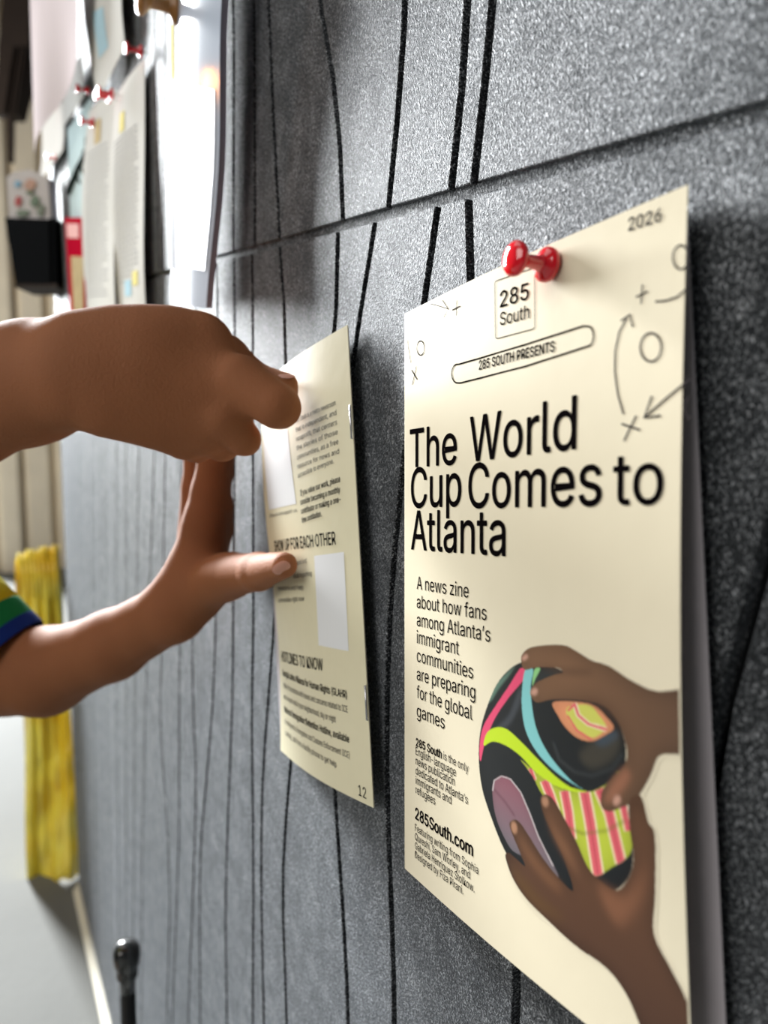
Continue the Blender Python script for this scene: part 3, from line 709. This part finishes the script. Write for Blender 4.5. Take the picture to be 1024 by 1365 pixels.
# small pins far along
gp = 'red pushpins on the far papers'
for (x, y, z), lab in (((-2.165, -.541, 1.932), 'assumed warm orange globe bulb out of view, added for the orange glint on the laminated poster'),):  # unseen bulb and cord, added to make the orange glint on the laminated poster
    e = empty('assumed_bulb', (x, y, z), lab, 'assumed lamp')
    m = MB(); m.lathe((x, y, z-.045), (0, 0, 1), [(.0, .004), (.006, .022), (.020, .037), (.042, .043), (.062, .036), (.078, .020), (.086, .014)], 20); m.build('globe', M_bulb, e, True)
    m = MB(); m.lathe((x, y, z+.040), (0, 0, 1), [(0, .014), (.004, .017), (.03, .016), (.034, .006), (.04, .003), (3.2-z, .003)], 12); m.build('socket_and_cord', M_black, e, True)
far = [((190, 69), .006, 'red pushpin at the top corner of the flyer nearest the laminated poster'),
       ((151, 126), .016, 'upper of the paired red pushpins between the two white flyers'), ((147, 131), .016, 'lower of the paired red pushpins between the two white flyers'),
       ((119, 121), .012, 'red pushpin at the top of the tree branch print'), ((125, 164), .012, 'thin red pushpin on the edge of the leftmost flyer'),
       ((70, 82), .02, 'red pushpin in the middle of the glossy print'), ((70, 143), .02, 'red pushpin on the curled white sheet'),
       ((75, 211), .012, 'red pushpin above the dark rack'), ((67, 15), .03, 'leftmost of the three red pushpins near the top edge'),
       ((82, 20), .02, 'middle of the three red pushpins near the top edge'), ((99, 24), .014, 'rightmost of the three red pushpins near the top edge')]
for (x, y), off, lab in far: pin(onwall(x, y, off), lab, gp, sc=1.05)

# ------------------------------------------------------------------ yellow plastic strip, post, brown shade
def yellow():
    m, t, p = new_mat('yellow_plastic'); p.inputs['Roughness'].default_value = .3; p.inputs['Coat Weight'].default_value = .3
    p.inputs['Base Color'].default_value = srgb(240, 212, 40); p.inputs['Subsurface Weight'].default_value = 0
    tc = t.nodes.new('ShaderNodeTexCoord'); n = t.nodes.new('ShaderNodeTexNoise'); n.inputs['Scale'].default_value = 9; n.inputs['Detail'].default_value = 5
    t.links.new(tc.outputs['Object'], n.inputs['Vector'])
    r = t.nodes.new('ShaderNodeValToRGB'); r.color_ramp.elements[0].color = srgb(230, 190, 30); r.color_ramp.elements[1].color = srgb(252, 236, 92)
    r.color_ramp.elements[0].position = .35; r.color_ramp.elements[1].position = .65
    t.links.new(n.outputs['Fac'], r.inputs[0]); t.links.new(r.outputs[0], p.inputs['Base Color'])
    bp = t.nodes.new('ShaderNodeBump'); bp.inputs['Distance'].default_value = .006; t.links.new(n.outputs['Fac'], bp.inputs['Height']); t.links.new(bp.outputs[0], p.inputs['Normal'])
    return m
MY = yellow()
e = empty('yellow_wrap', at(70, 1185, 1.63), 'crumpled yellow plastic wrap hanging at the end of the felt board down to the floor', 'plastic wrap')
NV, NU = 60, 40; V = []
for j in range(NV+1):
    v = j/NV; yc = 745+(1190-745)*v
    xl = 22+(38-22)*v-2*math.sin(v*9); xr = 79+(107-79)*v
    for i in range(NU+1):
        u = i/NU; x = xl+(xr-xl)*u; y = yc-(15+9*v)*u+(3*math.sin(u*17) if j in (0, NV) else 0)
        gather = (1-v)**2
        zd = 1.69+.010*math.sin(u*26+v*2)*(0.28+gather)+.012*math.sin(u*7+v*6)+.005*math.sin(v*40+u*5)*(v > .6)
        V.append(at(x, y, zd-.02*v))
n = NU+1; Fc = [(j*n+i, (j+1)*n+i, (j+1)*n+i+1, j*n+i+1) for j in range(NV) for i in range(NU)]
o = mesh_obj('sheet', V, Fc, MY, e, True); sm = o.modifiers.new('s', 'SOLIDIFY'); sm.thickness = .003
m = MB()
for k in range(9):
    x = 26+k*5.8; m.tube([at(x, 738-k*1.3+3*math.sin(k*2), 1.68), at(x+2+math.sin(k), 765, 1.665), at(x+3, 800, 1.67)], [.006, .005, .001], 6)
m.build('gathered_pleats', MY, e, True)

zp = .66; top = at(168, 1256, zp); 
e = empty('post', (top[0], top[1], 0), 'short black metal post with a rounded cap in front of the felt board', 'post')
m = MB(); m.lathe((top[0], top[1], 0), (0, 0, 1), [(0, .03), (.006, .03), (.010, .0068), (top[2]-.045, .0068)], 24); m.build('rod', M_black, e, True)
M_cap = simple('cap_metal', (38, 40, 38), .25, .2, 60, spec=.7, coat=.5)
m = MB(); h = top[2]; m.lathe((top[0], top[1], h-.047), (0, 0, 1), [(0, .0068), (.012, .0076), (.015, .0096), (.020, .0098), (.023, .0094), (.026, .0112), (.034, .0122), (.041, .0118), (.045, .0095), (.0475, .004), (.048, 0.0005)], 24); m.build('cap', M_cap, e, True)

e = empty('canvas_shade', at(10, 150, 4.6), 'dark brown folded canvas shade hanging aslant in front of the beige slats', 'shade')
prism([(22, -60), (40, -60), (38, 90), (22, 152), (8, 152), (14, 60)], 4.6, 4.72, 'canvas', M_brown, e)
prism([(8, -60), (24, -60), (14, 60), (6, 152), (-8, 152), (-2, 60)], 4.64, 4.72, 'canvas', M_brown, e)
for x0, x1, y0 in ((16, 2, 60), (26, 12, 60), (31, 18, 60)):
    prism([(x0+1.2, y0), (x0+3, y0), (x1+3, 150), (x1+1.2, 150)], 4.56, 4.6, 'fold', M_brown, e)
prism([(8, 150), (16, 150), (15, 215), (10, 215)], 4.62, 4.66, 'rod', M_brown, e)

# ------------------------------------------------------------------ person: one continuous surface from a distance field
def smin(a, b, k):
    h = np.clip(.5+.5*(b-a)/k, 0, 1); return b*(1-h)+a*h-k*h*(1-h)
def w2c(p):
    q = np.asarray(p, float)-CP; return np.array([q@Rv, -(q@Uv), q@Fv])
def pc(x, y, z): return np.array([(x-512)/FP*z, (y-682.5)/FP*z, z])
def P_(a, b, k=.006, fz=1.0): return (a, b, k, fz)                # a, b = (centre, radius)
def px(x, y, z, r): return (pc(x, y, z), r*z/FP)
def wd(x, y, z, r): return (w2c((x, y, z)), r)
ZR = .346
right = [
 P_(wd(-.56, -.255, 1.035, .036), wd(-.520, -.108, .985, .033), .01),
 P_(wd(-.520, -.108, .985, .033), px(-60, 540, .372, 84), .012, 1.1),
 P_(px(-60, 540, .372, 84), px(40, 510, .362, 77), .012, 1.25),
 P_(px(40, 510, .362, 77), px(112, 492, ZR, 72), .012, 1.4),
 P_(px(112, 494, ZR, 70), px(190, 490, ZR, 78), .012, 1.5),
 P_(px(170, 482, ZR, 70), px(262, 466, ZR+.002, 52), .010, 1.7),
 P_(px(150, 500, ZR, 66), px(318, 508, ZR-.004, 34), .008, 1.4),
 P_(px(150, 510, ZR, 60), px(300, 548, ZR-.002, 33), .008, 1.4),
 P_(px(160, 520, ZR, 58), px(276, 572, ZR+.004, 31), .008, 1.4),
 P_(px(160, 525, ZR, 55), px(248, 582, ZR+.010, 32), .008, 1.4),
 # thumb
 P_(px(235, 462, ZR+.008, 45), px(300, 478, ZR+.018, 30), .008),
 P_(px(300, 478, ZR+.018, 30), px(346, 504, ZR+.012, 19), .005),
 P_(px(346, 504, ZR+.012, 19), px(384, 511.5, ZR+.001, 15), .0015),
 # index
 P_(px(318, 508, ZR-.004, 35), px(368, 541, ZR-.010, 30), .003),
 P_(px(368, 541, ZR-.010, 30), px(373, 543, ZR-.006, 28.5), .0015),
 P_(px(373, 543, ZR-.006, 27), px(380, 526, ZR+.002, 17), .003),
 # middle
 P_(px(300, 556, ZR-.002, 30), px(326, 586, ZR+.004, 22), .0035),
 P_(px(326, 586, ZR+.004, 21), px(312, 584, ZR+.024, 19), .003),
 P_(px(312, 584, ZR+.024, 18), px(280, 560, ZR+.030, 17), .003),
 # ring
 P_(px(276, 575, ZR+.006, 29), px(296, 596, ZR+.016, 19), .0035),
 P_(px(296, 596, ZR+.016, 19), px(286, 590, ZR+.034, 18), .003),
 P_(px(286, 590, ZR+.034, 18), px(256, 565, ZR+.036, 16), .003),
 # little
 P_(px(248, 584, ZR+.014, 27), px(262, 600, ZR+.028, 17), .0035),
 P_(px(262, 600, ZR+.028, 17), px(246, 585, ZR+.040, 15), .003)]
ZL = .47
left = [
 P_(wd(-.75, -.15, .99, .036), px(8, 893, .545, 56), .012),
 P_(px(8, 893, .545, 56), px(60, 895, .53, 55), .012),
 P_(px(60, 895, .53, 55), px(150, 860, .50, 44), .012),
 P_(px(150, 860, .50, 44), px(232, 813, ZL, 40), .010, 1.2),
 P_(px(232, 813, ZL, 40), px(262, 770, ZL, 42), .010, 1.5),
 P_(px(255, 785, ZL, 40), px(272, 715, ZL+.004, 30), .008, 1.4),
 P_(px(262, 785, ZL, 35), px(310, 768, ZL-.028, 28), .010),          # thumb mount
 P_(px(300, 768, ZL-.022, 31), px(345, 762, ZL-.068, 25), .006),
 P_(px(345, 762, ZL-.068, 25), px(380, 753, .358, 18), .004),
 P_(px(262, 770, ZL, 34), px(274, 690, ZL+.002, 26), .006),          # index metacarpal
 P_(px(272, 700, ZL+.000, 28), px(281, 655, ZL+.002, 25), .005),
 P_(px(281, 655, ZL+.002, 25), px(286, 606, ZL-.004, 21), .004),
 P_(px(286, 606, ZL-.004, 21), px(296, 570, ZL-.012, 18), .004),
 P_(px(262, 720, ZL+.016, 26), px(262, 650, ZL+.022, 20), .004),     # middle
 P_(px(262, 650, ZL+.022, 18), px(262, 600, ZL+.016, 17), .004),
 P_(px(262, 600, ZL+.016, 17), px(276, 570, ZL+.004, 15), .004),
 P_(px(278, 725, ZL+.012, 25), px(290, 670, ZL+.012, 15), .004),
 P_(px(290, 670, ZL+.012, 14.5), px(298, 630, ZL+.006, 13), .003),
 P_(px(298, 630, ZL+.006, 13), px(302, 600, ZL-.002, 12), .003),
 P_(px(280, 745, ZL+.016, 22), px(296, 708, ZL+.012, 14), .004),
 P_(px(296, 708, ZL+.012, 14), px(300, 672, ZL+.004, 12), .003)]
bodyp = [
 P_(wd(-.745, -.155, .985, .05), wd(-.58, -.255, 1.02, .05), .02),
 P_(wd(-.665, -.215, .97, .085), wd(-.68, -.235, .80, .075), .03),
 P_(wd(-.68, -.235, .80, .08), wd(-.69, -.245, .66, .085), .03),
 P_(wd(-.662, -.205, 1.03, .034), wd(-.655, -.185, 1.10, .034), .02),
 P_(wd(-.655, -.190, 1.20, .082), wd(-.650, -.165, 1.185, .074), .02),
 P_(wd(-.645, -.150, 1.145, .050), wd(-.640, -.135, 1.130, .034), .02),
 P_(wd(-.628, -.088, 1.175, .009), wd(-.625, -.078, 1.158, .011), .01),
 P_(wd(-.735, -.215, 1.165, .013), wd(-.733, -.215, 1.185, .014), .006), P_(wd(-.572, -.125, 1.165, .013), wd(-.572, -.125, 1.185, .014), .006)]
for sx in (-1, 1):
    hx, hy = -.69+.06*sx, -.245-.035*sx
    bodyp += [P_(wd(hx, hy, .66, .068), wd(hx, hy+.005, .36, .046), .03), P_(wd(hx, hy+.005, .36, .046), wd(hx, hy, .08, .030), .02),
              P_(wd(hx, hy, .045, .032), wd(hx+.03, hy+.10, .03, .026), .015)]
prims = [right, left, bodyp]

def axis(segs):
    out = [segs[0][0]]
    for a, b, h in segs:
        n = max(1, int(math.ceil((b-a)/h))); out += list(a+(b-a)*(np.arange(n)+1)/n)
    return np.array(out, np.float32)
def surf_nets(ax, ay, az, prims, base=.05):
    D = np.full((len(ax), len(ay), len(az)), base, np.float32)
    for grp in prims:
        for (A, B, k, fz) in grp:
            (a, ra), (b, rb) = A, B
            mr = max(ra, rb)+k+.018
            lo = np.minimum(a, b)-mr; hi = np.maximum(a, b)+mr
            sl = [slice(max(0, np.searchsorted(x, l)-1), np.searchsorted(x, h)+1) for x, l, h in zip((ax, ay, az), lo, hi)]
            X = ax[sl[0]][:, None, None]-np.float32(a[0]); Y = ay[sl[1]][None, :, None]-np.float32(a[1]); Zz = (az[sl[2]][None, None, :]-np.float32(a[2]))*np.float32(fz)
            d = (b-a)*np.array([1, 1, fz]); L = max(float(d@d), 1e-9)
            t = np.clip((X*d[0]+Y*d[1]+Zz*d[2])/L, 0, 1)
            dist = np.sqrt((X-t*d[0])**2+(Y-t*d[1])**2+(Zz-t*d[2])**2)-(ra+(rb-ra)*t)
            s = tuple(sl); D[s] = smin(D[s], dist.astype(np.float32), np.float32(k))
    S = D < 0
    c = np.zeros(tuple(n-1 for n in D.shape), np.uint8)
    for i in (0, 1):
        for j in (0, 1):
            for k in (0, 1): c += S[i:i+c.shape[0], j:j+c.shape[1], k:k+c.shape[2]]
    act = (c > 0) & (c < 8); I, J, K = np.where(act); N = len(I)
    idx = -np.ones(c.shape, np.int32); idx[I, J, K] = np.arange(N)
    acc = np.zeros((N, 3)); cnt = np.zeros(N)
    corners = [(i, j, k) for i in (0, 1) for j in (0, 1) for k in (0, 1)]
    for p in range(8):
        for q in range(p+1, 8):
            a, b = corners[p], corners[q]
            if sum(abs(u-v) for u, v in zip(a, b)) != 1: continue
            da = D[I+a[0], J+a[1], K+a[2]]; db = D[I+b[0], J+b[1], K+b[2]]; mk = (da < 0) != (db < 0)
            t = np.where(mk, da/np.where(mk, da-db, 1), 0)
            pa = np.stack([ax[I+a[0]], ay[J+a[1]], az[K+a[2]]], 1); pb = np.stack([ax[I+b[0]], ay[J+b[1]], az[K+b[2]]], 1)
            acc += np.where(mk[:, None], pa+(pb-pa)*t[:, None], 0); cnt += mk
    V = acc/cnt[:, None]; Q = []
    for axn in range(3):
        sh = [slice(None)]*3; s0 = list(sh); s1 = list(sh); s0[axn] = slice(0, -1); s1[axn] = slice(1, None)
        ch = S[tuple(s0)] != S[tuple(s1)]; i, j, k = np.where(ch); g = [i, j, k]
        o1, o2 = [x for x in range(3) if x != axn]
        ok = (g[o1] > 0) & (g[o2] > 0) & (g[o1] < D.shape[o1]-1) & (g[o2] < D.shape[o2]-1); g = [x[ok] for x in g]
        def cell(d1, d2):
            h = [x.copy() for x in g]; h[o1] -= d1; h[o2] -= d2; return idx[h[0], h[1], h[2]]
        q = np.stack([cell(0, 0), cell(1, 0), cell(1, 1), cell(0, 1)], 1)
        fl = S[tuple(g)]
        if axn == 1: fl = ~fl
        q[fl] = q[fl][:, ::-1]; Q.append(q)
    return V, np.concatenate(Q)
def cam2w(V): return CP+V[:, :1]*Rv-V[:, 1:2]*Uv+V[:, 2:3]*Fv
def sdf_obj(name, axes, prims, mat, parent, relax=6):
    V, Q = surf_nets(*axes, prims); V = cam2w(V)
    # light Laplacian relaxing
    E = np.concatenate([Q[:, [0, 1]], Q[:, [1, 2]], Q[:, [2, 3]], Q[:, [3, 0]]])
    deg = np.bincount(E.ravel(), minlength=len(V)).astype(float)
    for _ in range(relax):
        s = np.stack([np.bincount(E[:, 0], V[E[:, 1], k], len(V))+np.bincount(E[:, 1], V[E[:, 0], k], len(V)) for k in range(3)], 1)
        V = V*.5+.5*s/deg[:, None]
    me = bpy.data.meshes.new(name); me.vertices.add(len(V)); me.vertices.foreach_set('co', V.ravel().astype(np.float32))
    me.loops.add(Q.size); me.loops.foreach_set('vertex_index', Q[:, ::-1].ravel().astype(np.int32))
    me.polygons.add(len(Q)); me.polygons.foreach_set('loop_start', np.arange(len(Q))*4); me.polygons.foreach_set('loop_total', np.full(len(Q), 4))
    me.update(); me.validate(); me.polygons.foreach_set('use_smooth', [True]*len(me.polygons)); me.materials.append(mat)
    o = bpy.data.objects.new(name, me); C.objects.link(o)
    if parent: adopt(o, parent)
    return o
person = empty('person', (-.69, -.245, 0), 'person in yellow shirt with green and blue cuff stripes pinning up a zine', 'person')
axX = axis([(-.75, -.33, .009), (-.33, -.22, .004), (-.22, -.035, .0016)])
axY = axis([(-.42, -.12, .009), (-.12, .16, .0016), (.16, 1.10, .010)])
axZ = axis([(.15, .315, .009), (.315, .56, .0016), (.56, .90, .009)])
body = sdf_obj('body', (axX, axY, axZ), prims, M_skin, person)

# nails
def nail(c, nrm, up, w, h, t=.0008):
    c = np.array(c); nrm = np.array(nrm, float); nrm /= np.linalg.norm(nrm); up = np.array(up, float); up -= nrm*(up@nrm); up /= np.linalg.norm(up); sd = np.cross(up, nrm)
    V = []; n = 16; R3 = [(0, 1), (.45, .93), (.8, .6), (1, 0)]
    for (r, hh) in R3:
        for k in range(n):
            a = 2*math.pi*k/n; x = math.copysign(abs(math.cos(a))**.8, math.cos(a)); y = math.copysign(abs(math.sin(a))**.8, math.sin(a))
            V.append(c+sd*w*r*x+up*h*r*y+nrm*(t*hh-(w*r*x)**2*18))
    Fc = [(i*n+k, i*n+(k+1) % n, (i+1)*n+(k+1) % n, (i+1)*n+k) for i in range(len(R3)-1) for k in range(n)]
    return mesh_obj('fingernail', V, Fc, M_nail, person, True)
cdir = lambda a, b: (at(*b)-at(*a))
nail(at(375, 757, .3522), -Fv*.9-Uv*.55+Rv*.1, cdir((350, 765, .40), (385, 752, .39)), .0032, .0047)
nail(at(381, 501, .3445), -Fv*.45+Uv*.9, cdir((350, 500, .39), (384, 508, .385)), .0030, .0048)

# clothes
pcuff = pc(0, 880, .535); psh = pc(-300, 600, .53); ax_s = psh-pcuff; Ls = np.linalg.norm(ax_s)
def sleeve(name, t0, t1, mat, r0, r1, p0=pcuff, p1=psh, wob=.0012):
    a = cam2w(np.array([p0]))[0]; b = cam2w(np.array([p1]))[0]; d = (b-a)/np.linalg.norm(b-a); L = np.linalg.norm(b-a)
    t = np.cross(d, [0, 0, 1]); t /= np.linalg.norm(t); bb = np.cross(d, t); V = []; n = 40; m_ = 14
    for layer in (0, 1):
        for i in range(m_+1):
            f = t0+(t1-t0)*i/m_
            for k in range(n):
                an = 2*math.pi*k/n; r = r0+(r1-r0)*f-layer*.0015+wob*math.sin(3*an+f*9)*min(1, f*4)
                V.append(a+d*L*f+(t*math.cos(an)+bb*math.sin(an))*r)
    N = n*(m_+1); Fc = []
    for i in range(m_):
        for k in range(n):
            A, B, C_, D_ = i*n+k, i*n+(k+1) % n, (i+1)*n+(k+1) % n, (i+1)*n+k
            Fc += [(A, B, C_, D_), (N+A, N+D_, N+C_, N+B)]
    for k in range(n):
        A, B = k, (k+1) % n; Fc.append((A, N+A, N+B, B)); A += m_*n; B += m_*n; Fc.append((A, B, N+B, N+A))
    return mesh_obj(name, V, Fc, mat, person, True)
RS0, RS1 = .0385, .054
tag(sleeve('cuff_stripe', 0, .045, M_blu, RS0, RS1), 'blue cuff stripe'); tag(sleeve('cuff_stripe', .045, .115, M_grn, RS0, RS1), 'green cuff stripe'); sleeve('sleeve', .115, 1.0, M_yel, RS0, RS1)
rc = w2c((-.535, -.150, 1.00)); rs = w2c((-.57, -.262, 1.035))
sleeve('sleeve', .25, 1.0, M_yel, .042, .050, rc, rs); tag(sleeve('cuff_stripe', 0, .1, M_blu, .042, .050, rc, rs), 'blue cuff stripe'); tag(sleeve('cuff_stripe', .1, .25, M_grn, .042, .050, rc, rs), 'green cuff stripe')
cl = [[P_(wd(-.755, -.150, .985, .058), wd(-.575, -.258, 1.02, .058), .03), P_(wd(-.665, -.215, .97, .096), wd(-.68, -.235, .80, .088), .03), P_(wd(-.68, -.235, .80, .092), wd(-.69, -.245, .60, .108), .03)]]
cax = (axis([(-.80, -.2, .007)]), axis([(-.42, 1.1, .007)]), axis([(.10, .95, .007)]))
sdf_obj('shirt', cax, cl, M_yel, person, 8)
sh = [[]]
for sx in (-1, 1):
    hx, hy = -.69+.06*sx, -.245-.035*sx; sh[0].append(P_(wd(hx, hy, .64, .086), wd(hx, hy, .44, .074), .02))
sdf_obj('shorts', cax, sh, M_short, person, 6)
for sx in (-1, 1):
    hx, hy = -.69+.06*sx, -.245-.035*sx
    sdf_obj('shoe', cax, [[P_(wd(hx, hy, .045, .044), wd(hx+.03, hy+.11, .036, .036), .01)]], M_shoe, person, 4)
sdf_obj('hair', cax, [[P_(wd(-.668, -.222, 1.225, .084), wd(-.658, -.195, 1.235, .080), .01), P_(wd(-.69, -.25, 1.17, .05), wd(-.66, -.25, 1.15, .05), .02)]], M_hair, person, 6)
M_eye = simple('eye', (30, 20, 16), .2); M_lip = simple('lips', (120, 62, 54), .5)
for dx in (-.03, .03):
    m = MB(); c0 = np.array([-.628+dx, -.100-.38*dx, 1.19]); m.lathe(c0-np.array([.1, .3, 0])*.02, (.25, 1, 0), [(0, .010), (.006, .009), (.010, .005), (.011, .001)], 16); m.build('eye', M_eye, person, True)
m = MB(); m.tube([(-.648, -.108, 1.136), (-.632, -.097, 1.134), (-.612, -.112, 1.136)], [.003, .0055, .003], 8); m.build('mouth', M_lip, person, True)
